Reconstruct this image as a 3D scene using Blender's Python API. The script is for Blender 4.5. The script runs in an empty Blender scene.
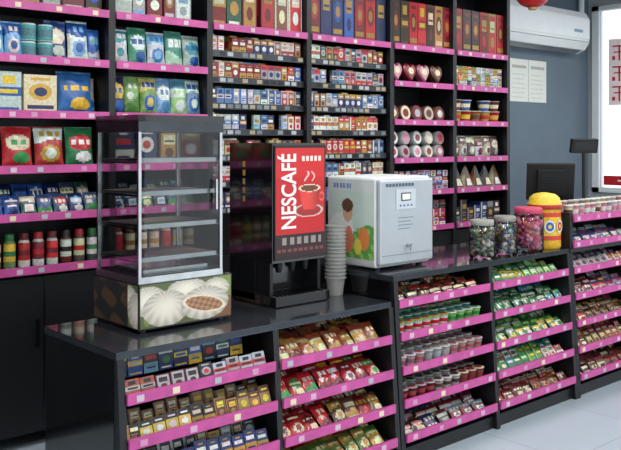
import bpy, math, random
from mathutils import Vector, Matrix
random.seed(11)
R=random.random
U=random.uniform
C=random.choice

def H(s):
    s=s.lstrip('#')
    o=[]
    for i in (0,2,4):
        v=int(s[i:i+2],16)/255
        o.append(v/12.92 if v<=.04045 else ((v+.055)/1.055)**2.4)
    return (o[0],o[1],o[2],1.0)
JR=random.Random(5)
def jit(cols,a=.22):
    out=[]
    for c in cols:
        k=JR.uniform(1-a,1+a*.5)
        out.append(tuple(min(.9,max(0.004,x*k*JR.uniform(1-a*.6,1+a*.6)+JR.uniform(0,.012))) for x in c[:3])+(1.0,))
    return tuple(out)

# ---------------------------------------------------------------- materials
def newmat(name):
    m=bpy.data.materials.new(name); m.use_nodes=True
    nt=m.node_tree; b=nt.nodes['Principled BSDF']
    return m,nt,b
def plain(name,col,rough=.5,metal=0,noise=0.0,scale=30,coat=0,bump=0):
    m,nt,b=newmat(name)
    b.inputs['Roughness'].default_value=rough
    b.inputs['Metallic'].default_value=metal
    b.inputs['Coat Weight'].default_value=coat
    c=H(col) if isinstance(col,str) else col
    tc=nt.nodes.new('ShaderNodeTexCoord')
    n=nt.nodes.new('ShaderNodeTexNoise'); n.inputs['Scale'].default_value=scale
    nt.links.new(tc.outputs['Object'],n.inputs['Vector'])
    r=nt.nodes.new('ShaderNodeValToRGB')
    r.color_ramp.elements[0].position=.3; r.color_ramp.elements[1].position=.7
    r.color_ramp.elements[0].color=tuple(x*(1-noise) for x in c[:3])+(1,)
    r.color_ramp.elements[1].color=tuple(min(1,x*(1+noise)) for x in c[:3])+(1,)
    nt.links.new(n.outputs['Fac'],r.inputs['Fac'])
    nt.links.new(r.outputs['Color'],b.inputs['Base Color'])
    if bump:
        bp=nt.nodes.new('ShaderNodeBump'); bp.inputs['Strength'].default_value=bump
        nt.links.new(n.outputs['Fac'],bp.inputs['Height']); nt.links.new(bp.outputs['Normal'],b.inputs['Normal'])
    return m
def printed(name,rough,amp,scale,coat=0):
    m,nt,b=newmat(name)
    a=nt.nodes.new('ShaderNodeAttribute'); a.attribute_name='Col'
    tc=nt.nodes.new('ShaderNodeTexCoord')
    n=nt.nodes.new('ShaderNodeTexNoise'); n.inputs['Scale'].default_value=scale; n.inputs['Detail'].default_value=3
    nt.links.new(tc.outputs['Object'],n.inputs['Vector'])
    mr=nt.nodes.new('ShaderNodeMapRange'); mr.inputs['From Min'].default_value=.3; mr.inputs['From Max'].default_value=.7
    mr.inputs['To Min'].default_value=1-amp; mr.inputs['To Max'].default_value=1+amp*.3
    nt.links.new(n.outputs['Fac'],mr.inputs['Value'])
    mx=nt.nodes.new('ShaderNodeVectorMath'); mx.operation='SCALE'
    nt.links.new(a.outputs['Color'],mx.inputs[0]); nt.links.new(mr.outputs['Result'],mx.inputs['Scale'])
    nt.links.new(mx.outputs['Vector'],b.inputs['Base Color'])
    b.inputs['Roughness'].default_value=rough; b.inputs['Coat Weight'].default_value=coat
    return m
M={}
M['print']=printed('printed_card',.42,.3,70)
M['foil']=printed('printed_foil',.33,.3,45,.2)
M['flat']=printed('printed_sheet',.3,.05,20)
M['black']=plain('black_powder_coat','#15161a',.4,0,.15)
M['matte']=plain('black_matte_plastic','#0d0e10',.65,0,.1)
M['blackg']=plain('black_gloss','#0d0d10',.12,0,.1,10,.6)
M['top']=plain('dark_reflective_laminate','#4a4e55',.10,.65,.15,5,.4)
M['chrome']=plain('stainless_steel','#bcbec0',.18,1,.1,12)
M['steeld']=plain('dark_steel','#4d5054',.3,1,.1,12)
M['pink']=plain('magenta_rail_plastic','#c04f94',.38,0,.12,15)
M['white']=plain('white_plastic','#dde2e4',.35,0,.02,10)
M['silver']=plain('silver_plastic','#b6bcc2',.32,.3,.03,10)
def glass(name,tint,refl,rough=.03,k=1.0):
    m=bpy.data.materials.new(name); m.use_nodes=True; nt=m.node_tree
    for n in list(nt.nodes): nt.nodes.remove(n)
    o=nt.nodes.new('ShaderNodeOutputMaterial'); t=nt.nodes.new('ShaderNodeBsdfTransparent'); g=nt.nodes.new('ShaderNodeBsdfGlossy')
    t.inputs['Color'].default_value=tint; g.inputs['Roughness'].default_value=rough
    f=nt.nodes.new('ShaderNodeFresnel'); f.inputs['IOR'].default_value=1.3
    a=nt.nodes.new('ShaderNodeMath'); a.operation='MULTIPLY_ADD'; a.inputs[1].default_value=k; a.inputs[2].default_value=refl; a.use_clamp=True
    x=nt.nodes.new('ShaderNodeMixShader')
    nt.links.new(f.outputs[0],a.inputs[0]); nt.links.new(a.outputs[0],x.inputs[0])
    nt.links.new(t.outputs[0],x.inputs[1]); nt.links.new(g.outputs[0],x.inputs[2]); nt.links.new(x.outputs[0],o.inputs[0])
    return m
M['glass']=glass('case_glass',(.80,.82,.82,1),.015,.02,.6)
M['jar']=glass('jar_plastic',(.93,.95,.95,1),.03)
M['window']=glass('window_glass',(.97,.98,.98,1),.0)
def cupmat():
    m=bpy.data.materials.new('translucent_cup'); m.use_nodes=True; nt=m.node_tree
    b=nt.nodes['Principled BSDF']; b.inputs['Base Color'].default_value=(.42,.42,.40,1); b.inputs['Roughness'].default_value=.25
    b.inputs['Alpha'].default_value=.6
    return m
M['clearp']=cupmat()
def emis(name,col,s):
    m=bpy.data.materials.new(name); m.use_nodes=True; nt=m.node_tree
    b=nt.nodes['Principled BSDF']; b.inputs['Emission Color'].default_value=col; b.inputs['Emission Strength'].default_value=s
    return m
M['lamp']=emis('lamp_diffuser',(1,.98,.95,1),6)
M['lcd']=emis('lcd_display',(.55,.75,.62,1),.25)

# ---------------------------------------------------------------- mesh builder
class MB:
    def __init__(s): s.v=[];s.f=[];s.c=[];s.m=[];s.s=[];s.M=Matrix.Identity(4)
    def at(s,x=0,y=0,z=0,tilt=0,rz=0):
        s.M=Matrix.Translation((x,y,z))@Matrix.Rotation(rz,4,'Z')@Matrix.Rotation(-tilt,4,'X'); return s
    def add(s,vs,fs,col,mat='print',smooth=False):
        o=len(s.v)
        for p in vs: s.v.append(tuple(s.M@Vector(p)))
        for i,f in enumerate(fs):
            s.f.append([o+k for k in f]); s.c.append(col[i] if isinstance(col,list) else col); s.m.append(mat); s.s.append(smooth)
    def box(s,x0,x1,y0,y1,z0,z1,col=(1,1,1,1),mat='print'):
        v=[(x0,y0,z0),(x1,y0,z0),(x1,y1,z0),(x0,y1,z0),(x0,y0,z1),(x1,y0,z1),(x1,y1,z1),(x0,y1,z1)]
        s.add(v,[(3,2,1,0),(4,5,6,7),(0,1,5,4),(1,2,6,5),(2,3,7,6),(3,0,4,7)],col,mat)
    def fq(s,x0,x1,z0,z1,y,col,mat='print'):   # quad facing -Y
        s.add([(x0,y,z0),(x1,y,z0),(x1,y,z1),(x0,y,z1)],[(0,1,2,3)],col,mat)
    def disc(s,cx,cz,rx,rz,y,col,mat='print',n=12):
        s.add([(cx+rx*math.cos(2*math.pi*i/n),y,cz+rz*math.sin(2*math.pi*i/n)) for i in range(n)],[tuple(range(n))],col,mat)
    def lathe(s,cx,cy,prof,cols,mat='print',n=20,smooth=True,cap=True):
        v=[];f=[];cc=[]
        for r,z in prof:
            for i in range(n):
                a=2*math.pi*i/n; v.append((cx+r*math.cos(a),cy+r*math.sin(a),z))
        for k in range(len(prof)-1):
            for i in range(n):
                j=(i+1)%n
                f.append((k*n+i,k*n+j,(k+1)*n+j,(k+1)*n+i)); cc.append(cols[k] if isinstance(cols,list) else cols)
        s.add(v,f,cc,mat,smooth)
        if cap:
            last=len(prof)-1
            s.add([v[i] for i in range(n)],[tuple(reversed(range(n)))],cc[0],mat)
            s.add([v[last*n+i] for i in range(n)],[tuple(range(n))],cc[-1],mat)
    def rod(s,a,b,r,col=(1,1,1,1),mat='chrome',n=8):
        a=Vector(a);b=Vector(b);d=(b-a).normalized()
        p=d.orthogonal().normalized();q=d.cross(p)
        v=[]
        for c in (a,b):
            for i in range(n):
                t=2*math.pi*i/n; v.append(tuple(c+p*r*math.cos(t)+q*r*math.sin(t)))
        f=[(i,(i+1)%n,n+(i+1)%n,n+i) for i in range(n)]+[tuple(reversed(range(n))),tuple(range(n,2*n))]
        s.add(v,f,col,mat)
    def panel(s,o,du,dv,nu,nv,fn,mat='flat'):
        o=Vector(o);du=Vector(du);dv=Vector(dv)
        v=[tuple(o+du*(i/nu)+dv*(j/nv)) for j in range(nv+1) for i in range(nu+1)]
        f=[];c=[]
        for j in range(nv):
            for i in range(nu):
                a=j*(nu+1)+i; f.append((a,a+1,a+nu+2,a+nu+1)); c.append(fn((i+.5)/nu,(j+.5)/nv))
        s.add(v,f,c,mat)
    def bag(s,w,h,t,fn,nx=7,nz=9,mat='foil'):
        v=[];f=[];c=[]
        ph=U(0,6)
        for side in (-1,1):
            o=len(v)
            for j in range(nz+1):
                for i in range(nx+1):
                    u=i/nx;q=j/nz
                    p=0
                    if .07<q<.93: p=(math.sin(math.pi*u)**.55 if 0<u<1 else 0)*math.sin(math.pi*(q-.07)/.86)**.5
                    ww=w*(1-.06*math.sin(math.pi*q))
                    wr=.05*t*math.sin(u*9+ph+q*4)*math.sin(q*11+ph)
                    v.append(((u-.5)*ww,side*t/2*p+t/2+wr*(.3+p),q*h))
            for j in range(nz):
                for i in range(nx):
                    a=o+j*(nx+1)+i
                    q=(a,a+1,a+nx+2,a+nx+1)
                    f.append(q if side<0 else tuple(reversed(q))); c.append(fn((i+.5)/nx,(j+.5)/nz))
        s.add(v,f,c,mat,True)
    def build(s,name,bevel=0,parent=None):
        me=bpy.data.meshes.new(name); me.from_pydata(s.v,[],s.f)
        names=[]
        for m in s.m:
            if m not in names: names.append(m)
        for n in names: me.materials.append(M[n])
        idx={n:i for i,n in enumerate(names)}
        me.polygons.foreach_set('material_index',[idx[m] for m in s.m])
        me.polygons.foreach_set('use_smooth',s.s)
        at=me.color_attributes.new('Col','FLOAT_COLOR','CORNER')
        buf=[]
        for f,c in zip(s.f,s.c):
            for _ in f: buf.extend(c)
        at.data.foreach_set('color',buf)
        me.update()
        ob=bpy.data.objects.new(name,me); bpy.context.scene.collection.objects.link(ob)
        if bevel:
            b=ob.modifiers.new('bevel','BEVEL'); b.width=bevel; b.segments=2; b.limit_method='ANGLE'; b.angle_limit=math.radians(50)
        if parent: ob.parent=parent
        return ob

WHITE=H('#e2e2de');BLK=H('#15151a');RED=H('#c2202a');DRED=H('#761622');BLUE=H('#245cb0');LBLUE=H('#74b0d8');NAVY=H('#1c2c66')
GRN=H('#308a46');LGRN=H('#8cc860');YEL=H('#e6c632');ORG=H('#da7822');GOLD=H('#b48a3c');BRN=H('#5e3a28');DBRN=H('#342019');TEAL=H('#3f9c9e')
PINK=H('#dc8ca4');PURP=H('#542e6e');CREAM=H('#e4d8b6');SIL=H('#b0b4b8');GREY=H('#73787c');MAG=H('#ae3c7e')

def pack(mb,x,y,z,w,d,h,cols,style=None,tilt=0,rz=0,mat='print'):
    mb.at(x,y,z,tilt,rz)
    a,b,c=jit(cols[:3])
    mb.box(-w/2,w/2,0,d,0,h,a,mat)
    if style is None: style=random.randrange(6)
    def q(u0,u1,v0,v1,col,e=1): mb.fq((u0-.5)*w,(u1-.5)*w,v0*h,v1*h,-.0009*e,col,mat)
    if style==0:
        q(0,1,.68,1,b); mb.disc(0,h*.42,w*.3,h*.16,-.0018,c,mat); q(.2,.8,.78,.86,c,2); q(.15,.85,.08,.14,b)
    elif style==1:
        q(0,1,0,.42,b); q(.15,.85,.55,.72,c); q(.2,.8,.18,.25,a,2); q(.3,.7,.82,.88,b)
    elif style==2:
        mb.disc(0,h*.55,w*.36,h*.22,-.0009,b,mat); mb.disc(0,h*.55,w*.2,h*.12,-.0018,c,mat); q(.1,.9,.1,.2,c); q(.2,.8,.85,.92,b)
    elif style==3:
        q(.0,.22,0,1,b); q(.32,.9,.6,.8,c); q(.32,.85,.4,.46,b); q(.32,.75,.28,.33,b); q(.32,.9,.08,.16,c)
    elif style==4:
        q(0,1,.4,.62,b); q(.15,.85,.46,.56,c,2); q(.25,.75,.7,.9,c); q(.1,.9,.06,.12,b)
    else:
        q(.08,.92,.06,.94,b); q(.2,.8,.55,.82,c,2); mb.disc(0,h*.32,w*.22,h*.14,-.0018,a,mat); q(.25,.75,.62,.67,a,3)
    mb.add([(-w/2-.0009,d*.85,h*.3),(-w/2-.0009,d*.15,h*.3),(-w/2-.0009,d*.15,h*.7),(-w/2-.0009,d*.85,h*.7)],[(0,1,2,3)],b,mat)

def bagfn(cols,style):
    a,b,c=jit(cols)
    seed=random.randrange(100)
    def word(u,v,v0,v1):
        return v0<v<v1 and .14<u<.86 and (int(u*13)+seed)%4!=0
    def f(u,v):
        if v<.06 or v>.94: return a
        if style==0:
            if v>.64+.05*math.sin(u*5+seed): return c if word(u,v,.74,.86) else b
            d=((u-.5)/.34)**2+((v-.33)/.2)**2
            if d<.35: return b
            if d<1: return c
            return a
        if style==1:
            if v<.36+.08*math.sin(u*4+seed): return c if word(u,v,.12,.2) else b
            if word(u,v,.56,.76): return c
            return a
        if style==2:
            d=((u-.5)/.42)**2+((v-.6)/.2)**2
            if d<1: return c if word(u,v,.54,.67) else b
            d=((u-.6)/.3)**2+((v-.24)/.14)**2
            if d<1: return c
            return a
        if style==3:
            if v<.25+.3*u: return b
            if word(u,v,.68,.84): return c
            d=((u-.3)/.18)**2+((v-.5)/.1)**2
            return c if d<1 else a
        if .52<v<.72: return c if not word(u,v,.57,.67) else b
        if v<=.52:
            return c if ((u-.5)/.3)**2+((v-.27)/.16)**2<1 else b
        return a
    return f
def sbag(mb,x,y,z,w,h,t,cols,style=None,tilt=.12,rz=0,nx=16,nz=22):
    mb.at(x,y,z,tilt,rz)
    if style is None: style=random.randrange(5)
    mb.bag(w,h,t,bagfn(cols,style),nx,nz)
def can(mb,x,y,z,r,h,cols,n=16):
    mb.at()
    a,b,c=cols
    mb.lathe(x,y,[(r*.92,z),(r,z+.006),(r,z+h*.25),(r,z+h*.7),(r,z+h*.9),(r*.9,z+h)],[c,a,b,a,c],'print',n)
def cupn(mb,x,y,z,r,h,cols,n=14):
    mb.at()
    a,b,c=jit(cols,.15)
    mb.lathe(x,y,[(r*.72,z),(r*.8,z+h*.3),(r*.9,z+h*.65),(r*.97,z+h*.92),(r*1.04,z+h*.93),(r*1.04,z+h)],[a,b,a,c,c],'print',n)
def bottle(mb,x,y,z,r,h,cols,n=14):
    mb.at()
    a,b,c=jit(cols)
    mb.lathe(x,y,[(r*.95,z),(r,z+.008),(r,z+h*.2),(r,z+h*.35),(r,z+h*.5),(r,z+h*.72),(r*.8,z+h*.78),(r*.78,z+h*.8),(r*.78,z+h*.97),(r*.7,z+h)],[a,a,b,c,b,a,a,c,c],'print',n)

# ================================================================= ROOM
XL,XR,YF,YB,ZC=-1.6,8.45,-1.3,4.86,3.2
def tiles():
    m,nt,b=newmat('floor_tiles')
    tc=nt.nodes.new('ShaderNodeTexCoord'); br=nt.nodes.new('ShaderNodeTexBrick')
    br.offset=0; br.inputs['Scale'].default_value=1; br.inputs['Brick Width'].default_value=.8; br.inputs['Row Height'].default_value=.8
    br.inputs['Mortar Size'].default_value=.003
    br.inputs['Color1'].default_value=H('#a6b3bc'); br.inputs['Color2'].default_value=H('#a1aeb8'); br.inputs['Mortar'].default_value=H('#8d99a1')
    nt.links.new(tc.outputs['Object'],br.inputs['Vector']); nt.links.new(br.outputs['Color'],b.inputs['Base Color'])
    b.inputs['Roughness'].default_value=.22
    return m
M['floor']=tiles()
M['wallb']=plain('slate_wall_paint','#5f6f7d',.7,0,.05,3)
M['wallw']=plain('pale_wall_paint','#aeb4b7',.7,0,.04,3)
M['ceil']=plain('ceiling_paint','#b9bcbd',.8,0,.03,3)
def room(name,x0,x1,y0,y1,z0,z1,mat):
    b=MB(); b.box(x0,x1,y0,y1,z0,z1,WHITE,mat); return b.build(name)
room('floor',XL-.1,XR+.1,YF-.1,YB+.1,-.1,0,'floor')
room('ceiling',XL-.1,XR+.1,YF-.1,YB+.1,ZC,ZC+.1,'ceil')
room('wall_back',XL-.1,XR+.1,YB,YB+.1,0,ZC,'wallb')
room('wall_left',XL-.1,XL,YF-.1,YB,0,ZC,'wallw')
def wall_holes(name,axis,pos,th,a0,a1,holes,mat):
    b=MB()
    def bx(p,q,z0,z1):
        if axis=='x': b.box(pos,pos+th,p,q,z0,z1,WHITE,mat)
        else: b.box(p,q,pos,pos+th,z0,z1,WHITE,mat)
    cur=a0
    for (p,q,z0,z1) in holes:
        bx(cur,p,0,ZC)
        if z0>0: bx(p,q,0,z0)
        bx(p,q,z1,ZC); cur=q
    bx(cur,a1,0,ZC)
    return b.build(name)
wall_holes('wall_right','x',XR,.1,YF-.1,YB,[(1.2,4.80,1.12,3.12)],'wallw')
wall_holes('wall_front','y',YF-.1,.1,XL,XR,[(-.9,2.4,.5,2.8),(3.0,7.8,.0,2.8)],'wallw')
w=MB()
for y,t in ((1.2,.05),(2.95,.05),(4.72,.08)): w.box(XR-.03,XR+.06,y,y+t,1.12,3.12,WHITE,'white')
for z in (1.12,3.07): w.box(XR-.03,XR+.06,1.2,4.80,z,z+.05,WHITE,'white')
w.box(XR+.01,XR+.02,1.25,4.72,1.17,3.07,WHITE,'window')
w.build('window_1')
w=MB()
for x in (-.9,.7,2.35): w.box(x,x+.05,YF-.08,YF,.5,2.8,WHITE,'steeld')
for z in (.5,2.75): w.box(-.9,2.4,YF-.08,YF,z,z+.05,WHITE,'steeld')
w.build('window_2')
w=MB()
for x in (3.0,4.6,6.2,7.75): w.box(x,x+.05,YF-.08,YF,0,2.8,WHITE,'steeld')
w.box(3.0,7.8,YF-.08,YF,2.72,2.8,WHITE,'steeld')
w.build('door_1')
w=MB(); w.box(6.45,XR-.07,YB-.015,YB-.001,0,.1,BLK,'black'); w.build('baseboard_back')

w=MB()
X=XR-.035
def glyph(b,yc,zc,s,col):
    for (dy0,dy1,dz0,dz1) in [(-.5,.5,.40,.5),(-.06,.06,-.5,.5),(-.4,.4,.02,.1),(-.5,-.3,-.45,-.2),(.3,.5,-.45,-.2)]:
        b.box(X-.002,X,yc+dy0*s,yc+dy1*s,zc+dz0*s,zc+dz1*s,col,'flat')
w.box(X,X+.003,4.36,4.60,2.05,2.75,H('#f4e6e6'),'flat')
for zc in (2.60,2.38,2.17): glyph(w,4.48,zc,.16,RED)
w.build('window_sign')
w=MB()
w.box(X,X+.003,3.2,4.66,1.2,1.3,RED,'flat'); w.box(X-.002,X,3.3,4.5,1.24,1.26,WHITE,'flat')
w.build('window_banner')

w=MB()
y=YB-.006
x0,z0,ww,hh=6.98,2.06,.64,.42
w.box(x0,x0+ww,y,y+.004,z0,z0+hh,H('#d8dad2'),'flat')
w.box(x0+ww/2-.003,x0+ww/2+.003,y-.001,y,z0,z0+hh,H('#8c9494'),'flat')
for o_ in (0,.32):
    w.fq(x0+o_+.04,x0+o_+.28,z0+hh-.09,z0+hh-.06,y-.001,H('#a8a0a0'),'flat')
    for k in range(6): w.fq(x0+o_+.04,x0+o_+U(.22,.28),z0+.04+k*.045,z0+.047+k*.045,y-.001,H('#b4bcc0'),'flat')
w.build('wall_notice')

# ================================================================= BACK SHELVING
YS=4.45
E=[.82,1.64,2.456,3.15,4.0,4.86,5.63,6.39]
LV=[.98,1.27,1.53,1.83,2.13,2.42]
s=MB()
s.box(E[0]-.02,E[-1]+.02,YB-.03,YB-.01,0,3.0,BLK,'black')
for i,x in enumerate(E):
    s.box(x-.022,x+.022,YS+.005,YS+.045,0,3.0,BLK,'black')
    s.box(x-.008,x+.008,YS+.045,YB-.03,0,3.0,BLK,'black')
s.box(E[0],E[-1],YS+.01,YB-.03,2.97,3.0,BLK,'black')
def rail(mb,x0,x1,yf,z,h=.044,labels=True):
    mb.at()
    mb.box(x0,x1,yf,yf+.012,z-h*.72,z+h*.28,WHITE,'pink')
    if labels:
        x=x0+U(.02,.08)
        while x<x1-.07:
            mb.box(x,x+.034,yf-.002,yf,z-h*.56,z+h*.04,C([H('#d0bcc8'),CREAM,H('#d8acc8'),SIL,H('#d090b8')]),'flat')
            x+=U(.12,.26)
for i in range(len(E)-1):
    x0,x1=E[i]+.024,E[i+1]-.024
    cig=i in (3,4)
    for z in LV:
        if cig and z<2.42: continue
        s.box(x0-.014,x1+.014,YS+.01,YB-.03,z-.02,z,BLK,'black')
        rail(s,x0,x1,YS-.006,z)
    if cig:
        for k in range(1,8):
            z=2.42-.17*k
            s.box(x0-.014,x1+.014,YS+.05,YB-.03,z-.012,z,BLK,'black')
            s.box(x0,x1,YS+.03,YS+.04,z-.03,z+.012,BLK,'steeld')
            x=x0+.01
            while x<x1-.05:
                if R()<.8: s.fq(x,x+.045,z-.022,z+.004,YS+.029,C([SIL,GREY,H('#8a9498'),H('#a89878'),BLK]),'flat')
                x+=.061
    s.box(x0,x1,YS+.02,YS+.04,.08,.93,BLK,'black')
    xm=(x0+x1)/2
    s.box(xm-.004,xm+.004,YS+.016,YS+.02,.08,.93,GREY,'steeld')
    s.box(xm-.05,xm-.035,YS+.0,YS+.02,.55,.7,GREY,'steeld')
s.build('store_shelving')

g=MB()
def toprow(x0,x1,pal,wr,hr):
    x=x0+.02
    while x<x1-wr[0]:
        w_=min(U(*wr),x1-x-.005); h_=U(*hr); p=C(pal)
        pack(g,x+w_/2,YS+.05+U(0,.02),2.421,w_-.006,.18,h_,p,C([2,4,5,5,0])); x+=w_+.004
toprow(1.66,2.43,[(BRN,GOLD,CREAM),(H('#7e3038'),CREAM,WHITE),(H('#3a3330'),GOLD,BLUE),(SIL,PINK,BLUE),(H('#403a40'),SIL,RED)],(.1,.15),(.2,.3))
toprow(2.48,3.13,[(H('#98704a'),CREAM,BRN),(H('#a8afb0'),WHITE,LBLUE),(H('#7b2a2c'),GOLD,WHITE),(PURP,CREAM,PINK)],(.08,.13),(.2,.3))
toprow(3.18,3.6,[(H('#2e6048'),WHITE,GOLD),(DRED,GOLD,CREAM),(SIL,RED,GOLD)],(.1,.13),(.3,.34))
for k,p in enumerate([(DRED,RED,GOLD),(CREAM,H('#8a5a40'),WHITE),(WHITE,RED,CREAM)]): pack(g,3.66+k*.125,YS+.05,2.421,.118,.16,.34,p,5)
g.build('gift_boxes')
g=MB()
seq=[(DRED,RED,GOLD),(H('#26356e'),NAVY,GOLD),(NAVY,BLUE,GOLD),(NAVY,BLUE,GOLD),(DRED,RED,GOLD),(RED,DRED,GOLD),(H('#1b2a50'),NAVY,GOLD)]
for k,p in enumerate(seq):
    x=4.09+k*.115
    if x>4.8: break
    pack(g,x,YS+.05,2.421,.107,.14,.36,p,C([5,2]))
seq=[(DBRN,DRED,GOLD),(DBRN,BRN,GOLD),(RED,DRED,GOLD),(RED,H('#8a1020'),YEL),(BRN,DBRN,CREAM),(GOLD,BRN,CREAM),(DRED,RED,GOLD)]
for k,p in enumerate(seq):
    x=4.95+k*.105
    if x>5.59: break
    pack(g,x,YS+.05,2.421,.098,.12,.36,p,C([5,2,4]))
for k in range(6): pack(g,5.73+k*.12,YS+.05,2.421,.11,.13,.37,C([(RED,DRED,GOLD),(DRED,RED,GOLD),(GOLD,RED,CREAM),(DBRN,DRED,GOLD)]),C([5,2]))
g.build('liquor_boxes')

g=MB()
for k in range(3):
    sbag(g,1.70+k*.1,YS+.06,2.132,.1,.2,.05,(LBLUE,BLUE,WHITE),0)
for k in range(2):
    for j in range(2): can(g,1.99+k*.1,YS+.11,2.131+j*.1,.047,.095,(TEAL,H('#4f7c88'),H('#bcd0d2')))
sbag(g,2.15,YS+.06,2.131,.13,.23,.06,(H('#30508c'),CREAM,WHITE),2)
sbag(g,2.285,YS+.06,2.131,.13,.24,.06,(WHITE,BLUE,LBLUE),0)
sbag(g,2.39,YS+.08,2.131,.08,.2,.04,(BLUE,WHITE,LBLUE),1)
for k in range(5):
    x=2.55+k*.13
    sbag(g,x,YS+.06,2.131,.128,.22+.02*(k%2),.07,[(H('#b4ced6'),TEAL,WHITE),(H('#4f9c84'),WHITE,BLUE),(H('#cfdadd'),LBLUE,H('#2b6fb0')),(H('#4f9c8c'),H('#bfdccf'),WHITE),(H('#acc2cc'),TEAL,BLUE)][k],[0,2,0,1,2][k])
g.build('milk_powder_bags')
g=MB()
pack(g,1.72,YS+.06,1.831,.11,.1,.23,(H('#3f7f5a'),BLUE,WHITE),4)
pack(g,1.86,YS+.05,1.831,.14,.1,.22,(H('#c8d8d6'),BLUE,YEL),4)
pack(g,2.04,YS+.05,1.831,.19,.12,.21,(CREAM,H('#d6a93a'),NAVY),2)
sbag(g,2.27,YS+.05,1.831,.22,.25,.09,(H('#2f74b6'),H('#1f5fa8'),YEL),2,nx=22,nz=26)
sbag(g,2.39,YS+.15,1.831,.09,.22,.04,(CREAM,H('#2f7fc6'),WHITE),1)
cl=[(H('#20304a'),H('#c9b040'),BLUE),(H('#7fb068'),H('#4d8a3c'),WHITE),(H('#7fa85a'),H('#cfc060'),BLUE),(LBLUE,WHITE,H('#3f7fae')),(H('#4f86a8'),H('#8cb87a'),WHITE),(H('#7b9eb4'),WHITE,BLUE)]
for k in range(6):
    sbag(g,2.53+k*.11,YS+.05+.01*(k%2),1.831,.118,.24,.07,cl[k],[2,3,0,2,4,0][k])
g.build('cereal_bags')
g=MB()
for k,p in enumerate([(H('#c8bfa8'),RED,GRN),(RED,CREAM,GRN),(H('#b02a30'),WHITE,H('#c9a040')),(GRN,RED,WHITE)]):
    sbag(g,1.74+k*.185,YS+.05,1.531,.175,.23,.08,p,[4,2,0,2][k],nx=20,nz=24)
for k in range(4): pack(g,2.56+k*.16,YS+.06,1.531,.14,.1,.22,C([(BRN,GOLD,CREAM),(DRED,GOLD,WHITE),(NAVY,WHITE,RED)]))
g.build('oatmeal_bags')
g=MB()
pal=[(BLUE,WHITE,NAVY),(H('#2b5f5a'),CREAM,WHITE),(NAVY,LBLUE,WHITE),(H('#44608c'),GRN,CREAM),(H('#38507a'),RED,WHITE)]
for r_ in range(2):
    for k in range(8): sbag(g,1.70+k*.095,YS+.05+r_*.1,1.272+r_*.03,.09,.12+.03*r_,.04,C(pal),tilt=.4,nx=10,nz=12)
    for k in range(6): sbag(g,2.53+k*.1,YS+.05+r_*.1,1.272+r_*.03,.09,.12+.03*r_,.04,C(pal),tilt=.4,nx=10,nz=12)
g.build('biscuit_packets')
g=MB()
for k in range(9):
    x=1.72+k*.082
    p=[(H('#6a8250'),CREAM,GRN),(H('#806038'),CREAM,BRN),(H('#6a8250'),YEL,GRN),(WHITE,RED,DRED),(WHITE,DRED,RED),(WHITE,RED,DRED),(DRED,WHITE,BLK),(H('#5a4a46'),CREAM,RED),(H('#445044'),WHITE,GRN)][k]
    bottle(g,x,YS+.1,.981,.032,.185,p)
for k in range(7): bottle(g,2.54+k*.085,YS+.1,.981,.032,.19,C([(WHITE,RED,RED),(BRN,CREAM,GOLD),(GRN,WHITE,YEL)]))
g.build('spray_cans')

# cigarettes
g=MB()
cp=[(RED,WHITE,GOLD),(WHITE,RED,GOLD),(SIL,BLUE,WHITE),(NAVY,GOLD,WHITE),(GOLD,RED,WHITE),(H('#2a5ba0'),WHITE,SIL),(H('#a9acb0'),RED,NAVY),(H('#c8ccd0'),H('#6fa0c0'),GOLD),(RED,GOLD,YEL),(H('#8f1d26'),GOLD,WHITE),(H('#3c3c46'),SIL,GOLD),(H('#b9a47a'),BRN,RED),(H('#4f7aa0'),WHITE,NAVY),(CREAM,H('#a03048'),SIL)]
rowpal=[[0,1,6,13,9],[0,9,13,6,9],[2,5,12,7,3],[2,5,7,3,12],[0,4,8,9,11],[1,6,7,10,13],[2,12,3,5,6]]
rowpal2=[[0,1,9,6,10],[10,3,9,6,5],[12,7,2,5,3],[0,4,8,9,1],[4,0,11,8,9],[6,1,13,10,3],[2,5,3,7,9]]
for bi,(x0,x1) in enumerate([(3.18,3.975),(4.03,4.835)]):
    for k in range(1,8):
        z=2.42-.17*k+.001
        x=x0+.03; prev=None
        rp=(rowpal,rowpal2)[bi][k-1]
        while x<x1-.02:
            if prev is None or R()<.6: prev=(cp[C(rp)] if R()<.8 else C(cp),random.randrange(6))
            if R()>.03:
                pack(g,x,YS+.055+U(0,.006),z,.056,.023,.108,prev[0],prev[1])
                if R()<.5: pack(g,x,YS+.082,z,.056,.08,.12,C(cp),2)
            x+=.0605
g.build('cigarette_packs')

g=MB()
def heart(mb,x,y,z,w,h,t,col,c2):
    mb.at(x,y,z,.15)
    pts=[]
    for i in range(28):
        a=2*math.pi*i/28
        px=16*math.sin(a)**3; pz=13*math.cos(a)-5*math.cos(2*a)-2*math.cos(3*a)-math.cos(4*a)
        pts.append((px/34*w,(pz+17)/30*h))
    n=len(pts)
    v=[(p[0],0,p[1]) for p in pts]+[(p[0],t,p[1]) for p in pts]+[(p[0]*.75,-.012,(p[1]-h*.55)*.75+h*.55) for p in pts]
    f=[((i+1)%n,i,n+i,n+(i+1)%n) for i in range(n)]+[(i,(i+1)%n,2*n+(i+1)%n,2*n+i) for i in range(n)]
    mb.add(v,f,col,'foil'); mb.add(v[2*n:],[tuple(range(n))],c2,'foil')
    mb.disc(0,h*.6,w*.2,h*.16,-.0135,CREAM,'foil')
for k in range(4): heart(g,4.98+k*.165,YS+.06,2.131,.16,.17,.05,[H('#b8607c'),DRED,H('#a85068'),BRN][k],[H('#c890a0'),H('#8a3040'),H('#c8a0a4'),H('#7a4a3a')][k])
g.build('heart_chocolate_boxes')
g=MB()
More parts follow.
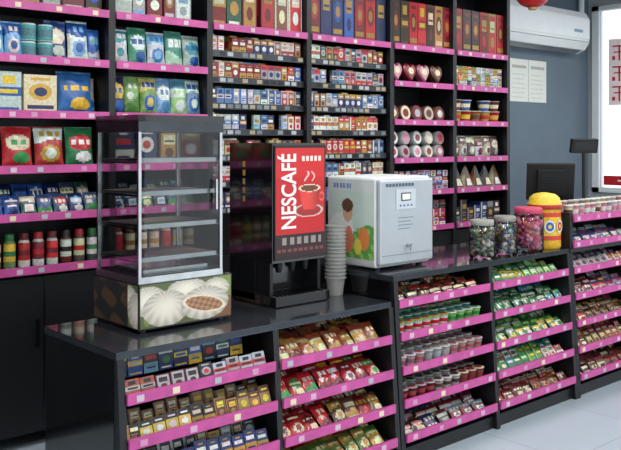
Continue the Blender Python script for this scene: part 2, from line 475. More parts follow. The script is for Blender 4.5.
def tin(mb,x,y,z,r,t,rim,face,c3):
    mb.M=Matrix.Translation((x,y,z+r))@Matrix.Rotation(math.radians(90-8),4,'X')
    mb.lathe(0,0,[(r*.95,-t),(r,-t*.9),(r,-.004),(r*.94,0)],rim,'foil',20)
    mb.lathe(0,0,[(r*.85,.001),(r*.84,.004)],face,'print',20)
    mb.lathe(0,0,[(r*.5,.0045),(r*.48,.006)],c3,'print',16)
for k in range(5):
    for j in range(2):
        tin(g,4.955+k*.142,YS+.08+.0*j,1.531+j*.112,.056,.07,SIL,[(WHITE),H('#c0a0a8'),WHITE,CREAM,H('#b87080')][k],[H('#b03848'),DRED,PINK,H('#8a4a50'),WHITE][(k+j)%5])
for k in range(5):
    tin(g,4.955+k*.142,YS+.08,1.831,.066,.07,H('#6a4038'),[H('#7a3a38'),CREAM,DRED,H('#c8b8a8'),H('#7a3a38')][k],[CREAM,DRED,SIL,BRN,WHITE][k])
g.build('biscuit_tins')
g=MB()
for k in range(5):
    for r_ in range(2): cupn(g,5.73+k*.135,YS+.09+.12*r_,1.831,.058,.1,[(H('#b89a40'),RED,WHITE),(RED,YEL,CREAM),(H('#a86030'),BRN,CREAM)][k%3])
    if k!=2: cupn(g,5.73+k*.135,YS+.09,1.932,.058,.09,[(DRED,CREAM,SIL),(H('#3a5a9a'),CREAM,WHITE)][k%2])
g.build('noodle_cups')
g=MB()
def tri(mb,x,y,z,w,h,d,cols):
    mb.at(x,y,z)
    v=[(-w/2,0,0),(w/2,0,0),(w/2,d,0),(-w/2,d,0),(-w*.08,d*.5,h),(w*.08,d*.5,h)]
    mb.add(v,[(0,1,5,4)],cols[0],'foil'); mb.add(v,[(1,2,5)],cols[1],'foil'); mb.add(v,[(2,3,4,5)],cols[0],'foil'); mb.add(v,[(3,0,4)],cols[1],'foil')
    mb.add([(-w*.28,-.002,h*.12),(w*.28,-.002,h*.12),(w*.16,d*.2-.002,h*.42),(-w*.16,d*.2-.002,h*.42)],[(0,1,2,3)],cols[2],'foil')
for k in range(5):
    tri(g,5.74+k*.135,YS+.04,1.271,.13,.19,.1,[(DBRN,GREY,CREAM),(H('#6a4a34'),CREAM,WHITE),(H('#3a3434'),H('#a06a3a'),CREAM)][k%3])
g.build('pyramid_snack_packs')
g=MB()
for k in range(6): sbag(g,5.725+k*.112,YS+.05,1.531,.108,.19,.06,[(H('#8a6a50'),WHITE,DRED),(H('#b8a890'),BRN,WHITE),(H('#5a4440'),CREAM,SIL)][k%3],nx=12,nz=16)
g.build('snack_pouches')
g=MB()
for k in range(11):
    for j in range(3):
        if R()<.93: pack(g,5.70+k*.062,YS+.05,2.131+j*.06,.056,.1,.056,C([(WHITE,LBLUE,GOLD),(ORG,WHITE,BRN),(H('#9ab0a0'),WHITE,RED),(H('#c8b8a0'),PURP,WHITE),(H('#b8a040'),GRN,RED)]))
for k in range(9):
    for j in range(3): pack(g,4.94+k*.077,YS+.05,1.271+j*.055,.07,.12,.052,C([(SIL,RED,BLUE),(H('#902830'),WHITE,GOLD),(NAVY,WHITE,RED),(WHITE,BLUE,RED),(DBRN,CREAM,RED)]))
for k in range(8):
    for j in range(3): pack(g,4.94+k*.083,YS+.05,.981+j*.07,.075,.12,.066,C([(RED,WHITE,BLUE),(DBRN,GREY,GOLD),(BLK,GREY,RED),(WHITE,BLUE,RED)]))
for k in range(7): pack(g,5.71+k*.094,YS+.05,.981,.085,.12,U(.12,.2),C([(BLK,GREY,CREAM),(DBRN,GREY,GOLD),(NAVY,SIL,WHITE)]))
g.build('boxed_sweets')

# ================================================================= COUNTERS
def yfr(z): return 3.0-max(0,(.83-z))*.075
def counter(name,xs,rails,ztop,y1=3.65,endl=True):
    b=MB(); x0,x1=xs[0],xs[-1]
    zl=ztop-.03
    b.box(x0-.02,x1,3.0,y1,zl,ztop,BLK,'top')
    b.box(x0-.02,x1,2.997,3.0,zl+.004,ztop-.004,BLK,'steeld')
    for x in xs:
        t=.016
        ya,yb=yfr(zl),yfr(0)
        v=[(x-t,yb,0),(x+t,yb,0),(x+t,3.36,0),(x-t,3.36,0),(x-t,ya,zl),(x+t,ya,zl),(x+t,3.36,zl),(x-t,3.36,zl)]
        b.add(v,[(3,2,1,0),(4,5,6,7),(0,1,5,4),(1,2,6,5),(2,3,7,6),(3,0,4,7)],BLK,'black')
    b.box(x0,x1,3.36,y1-.02,0,zl,BLK,'black')
    b.box(x0-.018,x0-.002,3.02,y1-.01,0,zl,BLK,'blackg')
    b.box(x0,x1,yfr(0)+.03,3.36,0,.07,BLK,'black')
    for i in range(len(xs)-1):
        a,c=xs[i]+.018,xs[i+1]-.018
        for z in rails:
            y=yfr(z)
            v=[(a,y,z-.03),(c,y,z-.03),(c,3.36,z+.03),(a,3.36,z+.03),(a,y,z-.018),(c,y,z-.018),(c,3.36,z+.042),(a,3.36,z+.042)]
            b.add(v,[(3,2,1,0),(4,5,6,7),(0,1,5,4),(1,2,6,5),(2,3,7,6),(3,0,4,7)],BLK,'black')
            rail(b,a,c,y-.014,z+.001,.044)
    return b
xs1=[1.69,2.485,3.262]
RL=[.66,.485,.31,.14]
counter('c',xs1,RL,.84).build('display_counter')
xs2=[3.30,4.12,4.97]
RL2=[.83,.66,.485,.315,.14]
counter('c',xs2,RL2,.97).build('display_counter')
xs3=[5.005,5.85,6.7,7.5]
b=counter('c',xs3,RL2,.97)
for x in xs3:
    b.box(x-.016,x+.016,3.0,3.3,.94,1.2,BLK,'black')
b.box(xs3[0],xs3[-1],3.28,3.3,.97,1.25,BLK,'black')
for i in range(3):
    a,c=xs3[i]+.018,xs3[i+1]-.018
    for z in (1.0,1.17):
        b.box(a,c,3.0,3.28,z-.025,z-.01,BLK,'black'); rail(b,a,c,2.986,z+.002,.044)
b.build('display_counter')

def zs(z,y): return z-.018+.06*(y-yfr(z))/(3.36-yfr(z))+.001
def c_bags(g,a,c,z,pal,w=.09,h=.13,rows=3,tilt=.85,t=.035):
    y=yfr(z)+.015
    for r_ in range(rows):
        x=a+w*.55; cc=C(pal)
        while x<c-w*.5:
            if R()<.4: cc=C(pal)
            yy=y+r_*.08
            sbag(g,x,yy,zs(z,yy)+.004,w*.98,h,t,cc,tilt=tilt+U(-.12,.12),rz=U(-.12,.12),nx=9,nz=11)
            x+=w*U(.92,1.02)
def c_packs(g,a,c,z,pal,w=.06,h=.08,d=.03,rows=3,tilt=.35,hv=.01,mat='print'):
    y=yfr(z)+.015
    for r_ in range(rows):
        x=a+w*.6; cc=C(pal); st=random.randrange(6)
        while x<c-w*.5:
            if R()<.35: cc=C(pal); st=random.randrange(6)
            yy=y+r_*.09
            pack(g,x,yy,zs(z,yy)+.002,w*.94,d,h+U(-hv,hv),cc,st,tilt=tilt,rz=U(-.05,.05),mat=mat)
            x+=w
def c_cups(g,a,c,z,pal,r=.034,h=.06,rows=4):
    for r_ in range(rows):
        x=a+r*1.2; cc=C(pal)
        while x<c-r:
            if R()<.35: cc=C(pal)
            yy=yfr(z)+.05+r_*.075
            cupn(g,x,yy,zs(z,yy)+.002,r,h,cc,12)
            g.lathe(x,yy,[(r*.7,zs(z,yy)+h+.0025),(r*.68,zs(z,yy)+h+.004)],cc[1],'foil',10)
            x+=r*2.15
def c_bars(g,a,c,z,pal,w=.105,rows=4,hh=.085,tilt=.75,t=.022):
    """flow-wrapped bars standing at an angle in stepped rows"""
    for r_ in range(rows):
        x=a+w*.55; cc=C(pal); st=random.randrange(5)
        while x<c-w*.45:
            if R()<.45: cc=C(pal); st=random.randrange(5)
            yy=yfr(z)+.018+r_*.07
            sbag(g,x,yy+U(0,.008),zs(z,yy)+.003,w*.95,hh*U(.85,1.05),t,cc,st,tilt=tilt+U(-.12,.12),rz=U(-.08,.08),nx=10,nz=8)
            x+=w
def c_cartons(g,a,c,z,pal,w=.075,rows=4):
    for r_ in range(rows):
        x=a+w*.55; cc=C(pal); st=random.randrange(6)
        while x<c-w*.45:
            if R()<.4: cc=C(pal); st=random.randrange(6)
            yy=yfr(z)+.018+r_*.075
            pack(g,x,yy,zs(z,yy)+.003,w*.94,.022,.075+U(-.01,.01),cc,st,tilt=.7+U(-.05,.05),rz=U(-.05,.05))
            x+=w
a1,b1=xs1[0]+.02,xs1[1]-.02; a2,b2=xs1[1]+.02,xs1[2]-.02
g=MB()
c_packs(g,a1,b1,.66,[(H('#a8a0a0'),DRED,BLK),(H('#a45240'),SIL,BLK),(BLK,SIL,RED),(SIL,RED,BLK),(H('#5a2024'),SIL,BLK)],.072,.075,.03,1)
x=a1+.05
k=0
while x<b1-.04:
    pack(g,x,3.13,.695,.07,.025,.1,[(NAVY,YEL,BLUE),(BLUE,YEL,WHITE),(BLK,LBLUE,RED),(NAVY,WHITE,GRN)][k%4],[0,4,1][k%3],tilt=.1); x+=.075; k+=1
g.build('battery_packs')
g=MB()
c_packs(g,a1,b1,.485,[(H('#c89c40'),DBRN,WHITE),(H('#a07a50'),BRN,YEL),(BLK,H('#a87428'),CREAM),(H('#d0b050'),BLK,WHITE)],.062,.085,.03,2,hv=.015)
c_packs(g,a1,b1,.31,[(BLK,SIL,WHITE),(H('#b89038'),BLK,CREAM),(DRED,GOLD,BLK),(NAVY,GOLD,WHITE)],.065,.095,.03,3,hv=.015)
c_packs(g,a1,b1,.14,[(YEL,BRN,RED),(GOLD,DBRN,WHITE),(BLUE,YEL,WHITE)],.06,.085,.03,3)
g.build('coffee_sachets')
g=MB()
c_bags(g,a2,b2,.66,[(GOLD,BRN,CREAM),(H('#a8823c'),DRED,CREAM),(H('#7a4a2a'),GOLD,RED),(H('#8a3a28'),GOLD,CREAM),(H('#5c7a3c'),GOLD,CREAM)])
c_bags(g,a2,b2,.485,[(RED,DRED,WHITE),(H('#d42a30'),RED,CREAM),(H('#d42a30'),DRED,YEL),(RED,GRN,CREAM)])
c_bags(g,a2,b2,.31,[(BRN,GOLD,CREAM),(DRED,RED,GOLD),(H('#8c5a2c'),CREAM,RED),(RED,DRED,CREAM)])
c_bags(g,a2,b2,.14,[(GOLD,CREAM,BRN),(RED,BRN,GOLD),(H('#5a7a38'),GOLD,CREAM),(H('#b49048'),RED,GOLD)])
g.build('candy_bags')
a3,b3=xs2[0]+.02,xs2[1]-.02; a4,b4=xs2[1]+.02,xs2[2]-.02
g=MB()
c_bars(g,a3,b3,.83,[(DBRN,DRED,CREAM),(BRN,GREY,GOLD),(DRED,BRN,CREAM),(H('#704a38'),CREAM,RED)],hh=.07)
c_bars(g,a3,b3,.14,[(DRED,GREY,WHITE),(NAVY,PURP,CREAM),(DBRN,PINK,CREAM),(DRED,BRN,SIL)])
g.build('chocolate_bars')
g=MB()
c_cups(g,a3,b3,.66,[(LGRN,GRN,WHITE),(H('#c05868'),RED,H('#ecd0d0')),(TEAL,H('#5ab070'),H('#c8e0d0')),(WHITE,RED,LGRN)])
c_cups(g,a3,b3,.485,[(H('#c8a8a8'),H('#906070'),WHITE),(SIL,H('#b0b4b4'),WHITE),(H('#c09c9c'),H('#b05a60'),WHITE)])
c_cups(g,a3,b3,.315,[(H('#805040'),H('#a03038'),CREAM),(SIL,BRN,WHITE),(DRED,H('#a04048'),SIL)])
g.build('jelly_cups')
g=MB()
G1=H('#2f7a40')
c_cartons(g,a4,b4,.83,[(G1,LGRN,WHITE),(GRN,H('#1d6a34'),WHITE),(H('#1d6a34'),GRN,LGRN),(H('#c0b040'),GRN,WHITE)])
c_bars(g,a4,b4,.66,[(H('#1d6a34'),GRN,LGRN),(GRN,LGRN,WHITE),(H('#3a8ab0'),GRN,WHITE),(G1,H('#1d5a34'),WHITE)],.09)
c_bars(g,a4,b4,.485,[(G1,WHITE,LGRN),(H('#3a8a4a'),YEL,WHITE),(LGRN,GRN,WHITE),(WHITE,GRN,LGRN)],.09)
c_cartons(g,a4,b4,.315,[(H('#2f7a8a'),GRN,WHITE),(G1,LGRN,YEL),(H('#b84858'),WHITE,GRN),(GRN,H('#1d6a34'),CREAM)])
c_bars(g,a4,b4,.14,[(DRED,BRN,CREAM),(H('#8c3040'),RED,WHITE),(BRN,DRED,GOLD),(H('#a83038'),CREAM,DRED)],.1)
g.build('chewing_gum_packs')
g=MB()
for i in range(3):
    a,c=xs3[i]+.02,xs3[i+1]-.02
    for q_,(z,p) in enumerate(((1.0,[(H('#6a4646'),SIL,BLUE),(H('#30508a'),WHITE,RED),(SIL,GRN,WHITE)]),(.83,[(DBRN,DRED,CREAM),(H('#a03a40'),WHITE,GOLD),(NAVY,BRN,SIL),(SIL,DRED,NAVY)]),
                (.66,[(BRN,ORG,CREAM),(DRED,BRN,WHITE),(H('#4a4a80'),SIL,RED)]),(.485,[(DBRN,BRN,GOLD),(H('#705048'),CREAM,RED),(RED,DBRN,CREAM)]),
                (.315,[(H('#7c4430'),DBRN,CREAM),(DRED,RED,WHITE),(DBRN,GOLD,CREAM),(ORG,BRN,CREAM)]),(.14,[(BRN,DBRN,RED),(H('#8a3444'),CREAM,BRN),(DBRN,BRN,CREAM)]))):
        if q_%3==1: c_cartons(g,a,c,z,p,.085,rows=3)
        else: c_bars(g,a,c,z,p,.1,rows=3,hh=.08)
g.build('chocolate_bars')
g=MB()
for i in range(3):
    a,c=xs3[i]+.03,xs3[i+1]-.03
    for r_ in range(2):
        x=a+.03
        while x<c:
            cupn(g,x,3.06+r_*.09,1.161,.034,.085+.02*r_,C([(PINK,WHITE,CREAM),(H('#c8c0c4'),PINK,WHITE),(H('#a0989c'),WHITE,H('#d0b8c0')),(CREAM,BRN,WHITE)])); x+=.073
g.build('yogurt_tubs')

# ================================================================= FOOD WARMER
fw=bpy.data.objects.new('food_warmer',None); bpy.context.scene.collection.objects.link(fw)
g=MB()
X0,X1,Y0,Y1=1.90,2.395,3.215,3.62
g.box(X0,X1,Y0,Y1,.855,1.055,BLK,'blackg')
for x in (X0+.04,X1-.04):
    for y in (Y0+.04,Y1-.04): g.lathe(x,y,[(.018,.8405),(.018,.856)],BLK,'black',10)
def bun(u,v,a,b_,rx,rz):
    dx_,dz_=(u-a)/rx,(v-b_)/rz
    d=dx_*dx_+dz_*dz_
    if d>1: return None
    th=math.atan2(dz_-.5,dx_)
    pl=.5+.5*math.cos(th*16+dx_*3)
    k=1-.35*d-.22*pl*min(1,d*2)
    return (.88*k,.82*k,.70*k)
def buns(u,v):
    c=(.10,.13,.045)
    if u>.8: c=(.20,.28,.06) if v>.5 else (.22,.1,.04)
    if math.sin(u*23)*math.sin(v*9+u*5)>.75: c=(.2,.24,.07)
    for q in [(.5,.78,.22,.26),(.08,.62,.2,.34),(.82,.72,.16,.25),(.27,.40,.25,.42)]:
        r=bun(u,v,*q)
        if r: c=r
    dx_=u-.70; dz_=v-.40
    d=(dx_/.27)**2+(dz_/.40)**2
    if d<1:
        r=bun(u,v,.70,.40,.27,.40); c=r
        fl=((dx_+.01)/.21)**2+((dz_+.02+.4*dx_)/.17)**2
        if fl<1:
            k=.6+.4*math.sin(u*67+v*13)*math.sin(v*37-u*29)
            c=(.46*k+.10,.25*k+.05,.13*k+.03)
        elif fl<1.35: c=(.85,.74,.55)
    return c+(1,)
g.panel((X0+.006,Y0-.002,.862),(X1-X0-.012,0,0),(0,0,.188),110,44,buns)
g.panel((X0-.002,Y1-.006,.862),(0,-(Y1-Y0-.012),0),(0,0,.188),60,30,lambda u,v:((.09,.05,.03,1) if math.sin(u*14+v*5)+math.cos(v*11)>.2 else (.025,.025,.025,1)) if u<.78 else buns((u-.78)*1.2+.02,v))
g.build('base',parent=fw)
g=MB()
CX0,CX1,CY0,CY1=1.905,2.35,3.225,3.60; Z0,Z1=1.055,1.79
p=.014
for x in (CX0,CX1-p):
    for y in (CY0,CY1-p): g.box(x,x+p,y,y+p,Z0,Z1,WHITE,'chrome')
for z,hh in ((Z0,.028),(Z1-.055,.02)):
    g.box(CX0,CX1,CY0-.002,CY0+p,z,z+hh,WHITE,'chrome'); g.box(CX0,CX1,CY1-p,CY1,z,z+hh,WHITE,'chrome')
    g.box(CX0-.002,CX0+p,CY0,CY1,z,z+hh,WHITE,'chrome'); g.box(CX1-p,CX1,CY0,CY1,z,z+hh,WHITE,'chrome')
g.box(CX0-.006,CX1+.006,CY0-.008,CY1,Z1-.03,Z1,WHITE,'blackg')
g.box(CX0-.003,CX1+.003,CY0-.005,CY1,Z1-.075,Z1-.03,WHITE,'steeld')
g.box(CX0+p,CX1-p,CY0+p,CY1-p,Z0+.02,Z0+.03,WHITE,'steeld')
for k,z in enumerate((1.155,1.30,1.445,1.59)):
    for y in (CY0+.03,CY1-.03): g.rod((CX0+p,y,z),(CX1-p,y,z),.005)
    for x in (CX0+.03,CX1-.03): g.rod((x,CY0+.02,z),(x,CY1-.02,z),.005)
    n=18
    for i in range(n):
        x=CX0+.03+(CX1-CX0-.06)*i/(n-1); g.rod((x,CY0+.03,z+.004),(x,CY1-.03,z+.004),.003,n=6)
    g.box(CX0+p,CX0+p+.008,CY0+.01,CY1-.01,z-.015,z-.005,WHITE,'chrome'); g.box(CX1-p-.008,CX1-p,CY0+.01,CY1-.01,z-.015,z-.005,WHITE,'chrome')
    g.box(CX0+.02,CX1-.02,CY0+.016,CY0+.02,z-.010,z+.010,WHITE,'chrome')
g.box(CX0+.05,CX1-.05,CY0+.05,CY1-.05,Z0+.03,Z0+.05,WHITE,'chrome')
g.box(CX1-.05,CX1-.04,CY0-.02,CY0-.008,1.36,1.5,WHITE,'chrome')
for z in (1.365,1.485): g.box(CX1-.05,CX1-.04,CY0-.01,CY0+.004,z,z+.01,WHITE,'chrome')
g.build('cabinet',parent=fw)
g=MB()
g.box(CX0+p,CX1-p,CY0+.004,CY0+.008,Z0+.028,Z1-.055,WHITE,'glass')
g.box(CX0+.004,CX0+.008,CY0+p,CY1-p,Z0+.028,Z1-.055,WHITE,'glass')
g.box(CX1-.008,CX1-.004,CY0+p,CY1-p,Z0+.028,Z1-.055,WHITE,'glass')
g.build('glass_panes',parent=fw)

# ================================================================= COFFEE MACHINE
cm=bpy.data.objects.new('coffee_machine',None); bpy.context.scene.collection.objects.link(cm)
X0,X1,Y0,Y1=2.70,3.065,3.285,3.64
g=MB()
g.box(X0,X1,Y0,Y1,1.06,1.665,BLK,'blackg')
g.box(X0,X1,Y0+.14,Y1,.86,1.06,BLK,'blackg')
g.box(X0,X1,Y0-.03,Y1,.845,.895,BLK,'blackg')
g.box(X0+.01,X0+.03,Y0+.03,Y0+.14,.895,1.06,BLK,'black')
g.box(X1-.03,X1-.01,Y0+.03,Y0+.14,.895,1.06,BLK,'black')
for x in (X0+.1,X0+.19,X0+.28):
    g.lathe(x,Y0+.07,[(.014,1.0),(.02,1.03),(.02,1.06)],BLK,'black',12)
for i in range(14): g.box(X0+.03+i*.023,X0+.037+i*.023,Y0-.02,Y0+.13,.895,.899,BLK,'steeld')
for i in range(5): g.box(X0-.002,X0,Y0+.22,Y0+.24,1.36+i*.045,1.39+i*.045,GOLD,'flat')
g.build('body',bevel=.006,parent=cm)
g=MB()
def cpanel(u,v):
    c=(.56,.012,.015)
    if v>.72: c=(.64,.018,.02)
    if v<.03 or v>.98 or u<.02 or u>.98: return (.02,.005,.005,1)
    if v<.22:
        c=(.03,.008,.008)
        if .13<v<.19 and (u*7)%1<.6 and .1<u<.92: c=(.30,.26,.25)
        if .06<v<.09 and int(u*28)%3: c=(.2,.05,.05)
        return c+(1,)
    d=((u-.66)/.30)**2+((v-.42)/.06)**2
    if d<1: c=(.62,.5,.42) if d>.7 else (.38,.02,.02)
    if .43<v<.62:
        hw=.13+.09*(v-.43)/.19
        if abs(u-.68)<hw:
            sh=1-.5*((u-.60)/.24)**2
            c=(.78*sh,.06*sh,.05*sh)
    d=((u-.68)/.22)**2+((v-.62)/.035)**2
    if d<1: c=(.85,.66,.5) if d>.65 else (.16,.05,.02)
    d=((u-.93)/.06)**2+((v-.54)/.04)**2
    if .35<d<1 and u>.89: c=(.75,.12,.1)
    for uu in (.62,.74):
        if abs(u-(uu+.04*math.sin(v*45+uu*9)))<.018 and .68<v<.77: c=(.85,.5,.45)
    if .86<v<.91 and .52<u<.93 and int(u*36)%3: c=(.85,.72,.68)
    return c+(1,)
g.panel((X0+.012,Y0-.008,1.075),(X1-X0-.024,0,0),(0,0,.575),72,110,cpanel)
g.box(X0+.010,X1-.010,Y0-.007,Y0,1.073,1.652,BLK,'black')
g.build('front_panel',parent=cm)
cu=bpy.data.curves.new('brand_text','FONT'); cu.body='NESCAFÉ'; cu.extrude=.001; cu.offset=.02
t=bpy.data.objects.new('brand_text',cu); bpy.context.scene.collection.objects.link(t)
tm=plain('white_print','#f2f0ee',.4); cu.materials.append(tm)
bpy.context.view_layer.update()
dx,dy=t.dimensions.x,t.dimensions.y
sx,sy=.38/dx,.125/dy
B=Matrix(((0,-1,0),(0,0,-1),(1,0,0)))
t.matrix_world=Matrix.Translation((X0+.146,Y0-.011,1.225))@B.to_4x4()@Matrix.Diagonal((sx,sy,1,1))
t.parent=cm

g=MB()
prof=[(.040,.841),(.052,.93)]
z=.93
while z<1.20:
    prof+=[(.054,z),(.060,z+.002),(.060,z+.008),(.053,z+.010)]; z+=.02
prof+=[(.054,z),(.061,z+.003),(.061,z+.008),(.045,z+.008)]
g.lathe(3.19,3.34,prof,WHITE,'clearp',24,smooth=False)
g.build('plastic_cups')

# ================================================================= WATER DISPENSER
wd=bpy.data.objects.new('hot_water_dispenser',None); bpy.context.scene.collection.objects.link(wd)
X0,X1,Y0,Y1=3.325,3.775,3.14,3.55
g=MB()
g.box(X0,X1,Y0+.03,Y1,.985,1.476,WHITE,'white')
g.build('body',bevel=.012,parent=wd)
g=MB()
g.box(X0+.004,X1-.004,Y0,Y0+.034,1.0,1.466,WHITE,'silver')
g.build('front_door',bevel=.012,parent=wd)
g=MB()
for x in (X0+.05,X1-.05):
    for y in (Y0+.07,Y1-.05): g.lathe(x,y,[(.02,.971),(.02,.987)],BLK,'black',10)
g.box(X0+.13,X0+.29,Y0-.003,Y0-.001,1.30,1.41,H('#c4ccd2'),'flat')
g.box(X0+.17,X0+.25,Y0-.005,Y0-.003,1.345,1.39,H('#3a4248'),'flat'); g.box(X0+.178,X0+.242,Y0-.007,Y0-.005,1.352,1.383,BLK,'lcd')
for i in range(4): g.disc(X0+.165+i*.03,1.32,.008,.006,Y0-.004,H('#4a6aa0'),'flat')
for i in range(9): g.box(X0+.05+i*.026,X0+.067+i*.026,Y0-.003,Y0-.001,1.425,1.442,H('#4a6078'),'flat')
for i in range(4): g.box(X0+.15,X0+.27-.02*(i%2),Y0-.002,Y0,1.25-i*.02,1.255-i*.02,H('#7f909c'),'flat')
g.box(X0+.02,X1-.02,Y0-.002,Y0,1.05,1.055,H('#8a949c'),'flat')
g.rod((X0+.225,Y0-.002,1.10),(X0+.225,Y0-.03,1.10),.01,mat='chrome'); g.rod((X0+.225,Y0-.03,1.105),(X0+.225,Y0-.03,1.07),.007,mat='chrome')
def sidefn(u,v):
    c=(.55,.66,.60)
    if v<.42+.05*math.sin(u*9): c=(.10,.32,.07)
    if v<.42 and math.sin(u*30+v*17)*math.cos(v*31)>.3: c=(.28,.50,.12)
    if ((u-.28)/.28)**2+((v-.40)/.2)**2<1: c=(.72,.76,.72)
    if ((u-.45)/.10)**2+((v-.28)/.16)**2<1: c=(.66,.2,.12)
    if ((u-.42)/.11)**2+((v-.60)/.11)**2<1: c=(.62,.38,.26)
    if ((u-.42)/.13)**2+((v-.69)/.08)**2<1: c=(.12,.06,.03)
    if ((u-.78)/.12)**2+((v-.3)/.14)**2<1: c=(.70,.22,.06)
    if ((u-.65)/.08)**2+((v-.2)/.1)**2<1: c=(.75,.6,.1)
    if v>.86 : c=(.62,.66,.66)
    if .89<v<.95 and .1<u<.5 and int(u*40)%3: c=(.15,.25,.5)
    if v<.06: c=(.5,.52,.5)
    return c+(1,)
g.panel((X0-.002,Y1-.02,1.0),(0,-(Y1-Y0-.06),0),(0,0,.46),60,66,sidefn)
g.build('controls_and_side_picture',parent=wd)

# ================================================================= JARS
def jar(name,x,y,r,h,pal,lid,n=70,z=.971):
    root=bpy.data.objects.new(name,None); bpy.context.scene.collection.objects.link(root)
    g=MB(); g.lathe(x,y,[(r*.9,z),(r,z+.01),(r,z+h*.78),(r*.82,z+h*.86),(r*.82,z+h*.88)],WHITE,'jar',24)
    g.build('jar_wall',parent=root)
    g=MB(); g.lathe(x,y,[(r*.86,z+h*.86),(r*.9,z+h*.87),(r*.9,z+h*.98),(r*.84,z+h)],lid,'print',24); g.build('lid',parent=root)
    g=MB()
    for i in range(n):
        a=U(0,6.28); rr=r*.78*math.sqrt(R()); zz=z+.02+h*.70*R()
        g.M=Matrix.Translation((x+rr*math.cos(a),y+rr*math.sin(a),zz))@Matrix.Rotation(U(0,3),4,Vector((R(),R(),R()+.1)).normalized())
        c=C(pal); s_=r*.17
        g.lathe(0,0,[(s_*.4,-s_),(s_,-s_*.4),(s_,s_*.4),(s_*.4,s_)],c,'foil',8)
    g.build('sweets',parent=root)
    return root
jar('candy_jar',4.19,3.11,.078,.23,[H('#5a6a58'),SIL,H('#6a5a40'),SIL,DBRN,H('#5a7a5a'),CREAM],H('#9c9c94'),200)
jar('candy_jar',4.42,3.11,.075,.24,[H('#a07040'),SIL,H('#4a7a50'),BRN,WHITE,H('#4a6a9a')],H('#8c8c86'),200)
jar('candy_jar',4.675,3.11,.098,.28,[PINK,MAG,H('#c88898'),H('#b06040'),H('#b04060'),H('#d05070')],H('#c84468'),220)
g=MB()
x,y=4.885,3.125
Y2=H('#dcac20')
g.lathe(x,y,[(.095,.971),(.105,.985),(.105,1.03),(.105,1.06),(.105,1.18),(.105,1.21),(.105,1.225),(.112,1.23),(.112,1.26),(.10,1.275),(.098,1.30),(.07,1.325),(.02,1.335)],
  [Y2,Y2,H('#c83a28'),H('#e0bc30'),H('#c83a28'),Y2,Y2,H('#b02a20'),YEL,YEL,H('#e0c040'),YEL],'print',28)
for a,c1 in ((-2.9,RED),(-2.25,BLUE),(-1.5,RED),(-.8,GRN)):
    g.M=Matrix.Translation((x,y,0))@Matrix.Rotation(a+math.pi/2,4,'Z')
    g.disc(0,1.12,.036,.042,-.1075,WHITE); g.disc(0,1.12,.027,.03,-.109,c1); g.disc(0,1.12,.012,.014,-.110,YEL)
g.build('lollipop_tub')

# ================================================================= POS
g=MB()
g.M=Matrix.Translation((5.50,3.47,1.37))@Matrix.Rotation(math.radians(-46),4,'Z')@Matrix.Rotation(math.radians(12),4,'X')
g.box(-.17,.17,-.02,.02,-.13,.14,BLK,'matte'); g.box(-.10,.10,-.05,-.02,-.09,.1,BLK,'matte'); g.box(-.15,.15,.02,.022,-.11,.12,BLK,'blackg')
for i in range(6): g.box(-.07,.07,-.052,-.05,-.05+i*.02,-.046+i*.02,BLK,'black')
g.at(); g.box(5.49,5.55,3.46,3.52,.99,1.3,BLK,'matte'); g.box(5.4,5.64,3.36,3.58,.971,.995,BLK,'matte')
g.build('checkout_monitor',bevel=.005)
g=MB()
g.lathe(6.02,3.5,[(.07,.971),(.07,.985),(.014,.99),(.014,1.58)],BLK,'matte',16)
g.M=Matrix.Translation((6.02,3.5,1.63))@Matrix.Rotation(math.radians(-30),4,'Z')@Matrix.Rotation(math.radians(12),4,'X')
g.box(-.11,.11,-.02,.02,-.05,.06,BLK,'matte'); g.box(-.09,.09,-.022,-.02,-.03,.04,BLK,'black')
g.build('customer_display',bevel=.006)
g=MB()
g.box(5.76,5.94,3.36,3.6,.971,1.2,H('#c8ccd0'),'white'); g.box(5.78,5.92,3.355,3.36,1.12,1.17,BLK,'black'); g.box(5.79,5.91,3.42,3.5,1.2,1.225,BLK,'black')
g.build('receipt_printer',bevel=.01)

# ================================================================= AIR CONDITIONER
g=MB()
X0,X1=6.60,8.05; yb=YB-.002; dz=.08
prof=[(0,2.53),(-.10,2.50),(-.19,2.535),(-.235,2.60),(-.245,2.72),(-.235,2.86),(-.20,2.92),(0,2.93)]
prof=[(a,b_+dz) for a,b_ in prof]
n=len(prof)
v=[(X0,yb+p_[0],p_[1]) for p_ in prof]+[(X1,yb+p_[0],p_[1]) for p_ in prof]
f=[tuple(reversed((i,i+1,n+i+1,n+i))) for i in range(n-1)]
g.add(v,f,WHITE,'white',False)
g.add(v[:n],[tuple(reversed(range(n)))],WHITE,'white'); g.add(v[n:],[tuple(range(n))],WHITE,'white')
g.add([(X0+.06,yb-.112,2.498+dz),(X1-.06,yb-.112,2.498+dz),(X1-.06,yb-.185,2.528+dz),(X0+.06,yb-.185,2.528+dz)],[(0,1,2,3)],H('#70777c'),'flat')
g.box(X0,X1,yb-.248,yb-.236,2.61+dz,2.614+dz,H('#8a9094'),'flat')
g.box(X1-.3,X1-.14,yb-.25,yb-.244,2.70+dz,2.73+dz,H('#7088a0'),'flat')
g.box(X0+.003,X1-.003,yb-.247,yb-.235,2.64+dz,2.85+dz,WHITE,'white')
g.build('air_conditioner',bevel=.01)
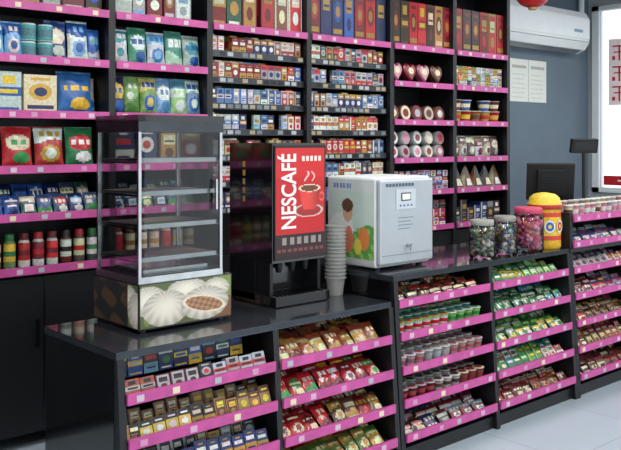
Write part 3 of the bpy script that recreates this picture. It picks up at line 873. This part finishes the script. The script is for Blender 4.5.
g=MB(); g.rod((8.06,yb-.05,2.7),(8.22,yb-.05,2.7),.03,mat='white',n=12); g.rod((8.22,yb-.05,2.72),(8.22,yb-.05,3.19),.03,mat='white',n=12); g.build('refrigerant_pipe')

g=MB()
cx,cy,cz=6.0,3.95,2.87
pr=[]
for i in range(13):
    a=-math.pi/2+math.pi*i/12; pr.append((max(.03,.14*math.cos(a)),cz+.11*math.sin(a)))
g.lathe(cx,cy,pr,[RED if i%2 else H('#d0302c') for i in range(12)],'print',20)
g.lathe(cx,cy,[(.035,cz-.125),(.035,cz-.105)],GOLD,'print',14); g.lathe(cx,cy,[(.035,cz+.105),(.035,cz+.125)],GOLD,'print',14)
g.rod((cx,cy,cz+.12),(cx,cy,ZC),.003,mat='steeld')
g.build('paper_lantern')

# ================================================================= LIGHTS
def lamp(x,y,e):
    g=MB()
    g.box(x-.6,x+.6,y-.15,y+.15,ZC-.06,ZC,WHITE,'white'); g.box(x-.57,x+.57,y-.12,y+.12,ZC-.066,ZC-.06,WHITE,'lamp')
    o=g.build('ceiling_lamp')
    l=bpy.data.lights.new('tube','AREA'); l.shape='RECTANGLE'; l.size=1.14; l.size_y=.24; l.energy=e; l.color=(1,.98,.95)
    lo=bpy.data.objects.new('tube',l); lo.location=(x,y,ZC-.075); bpy.context.scene.collection.objects.link(lo); lo.parent=o
for x in (.6,2.8,5.0,7.2):
    for y,e in ((-.2,23),(1.5,25),(3.3,17)): lamp(x,y,e)  # row nearest wall_front is unseen, added to brighten the lower counter shelves
wl=bpy.data.worlds.new('sky'); bpy.context.scene.world=wl; wl.use_nodes=True
bg=wl.node_tree.nodes['Background']; bg.inputs['Color'].default_value=(.88,.95,1,1); bg.inputs['Strength'].default_value=1.6

# ================================================================= CAMERA
cd=bpy.data.cameras.new('camera'); co=bpy.data.objects.new('camera',cd); bpy.context.scene.collection.objects.link(co)
co.location=(0,0,1.68); co.rotation_euler=(math.radians(90),0,math.radians(-42))
cd.sensor_width=36; cd.lens=850/621*36; cd.shift_y=-85/621; cd.clip_start=.05
bpy.context.scene.camera=co
bpy.context.scene.view_settings.view_transform='Standard'
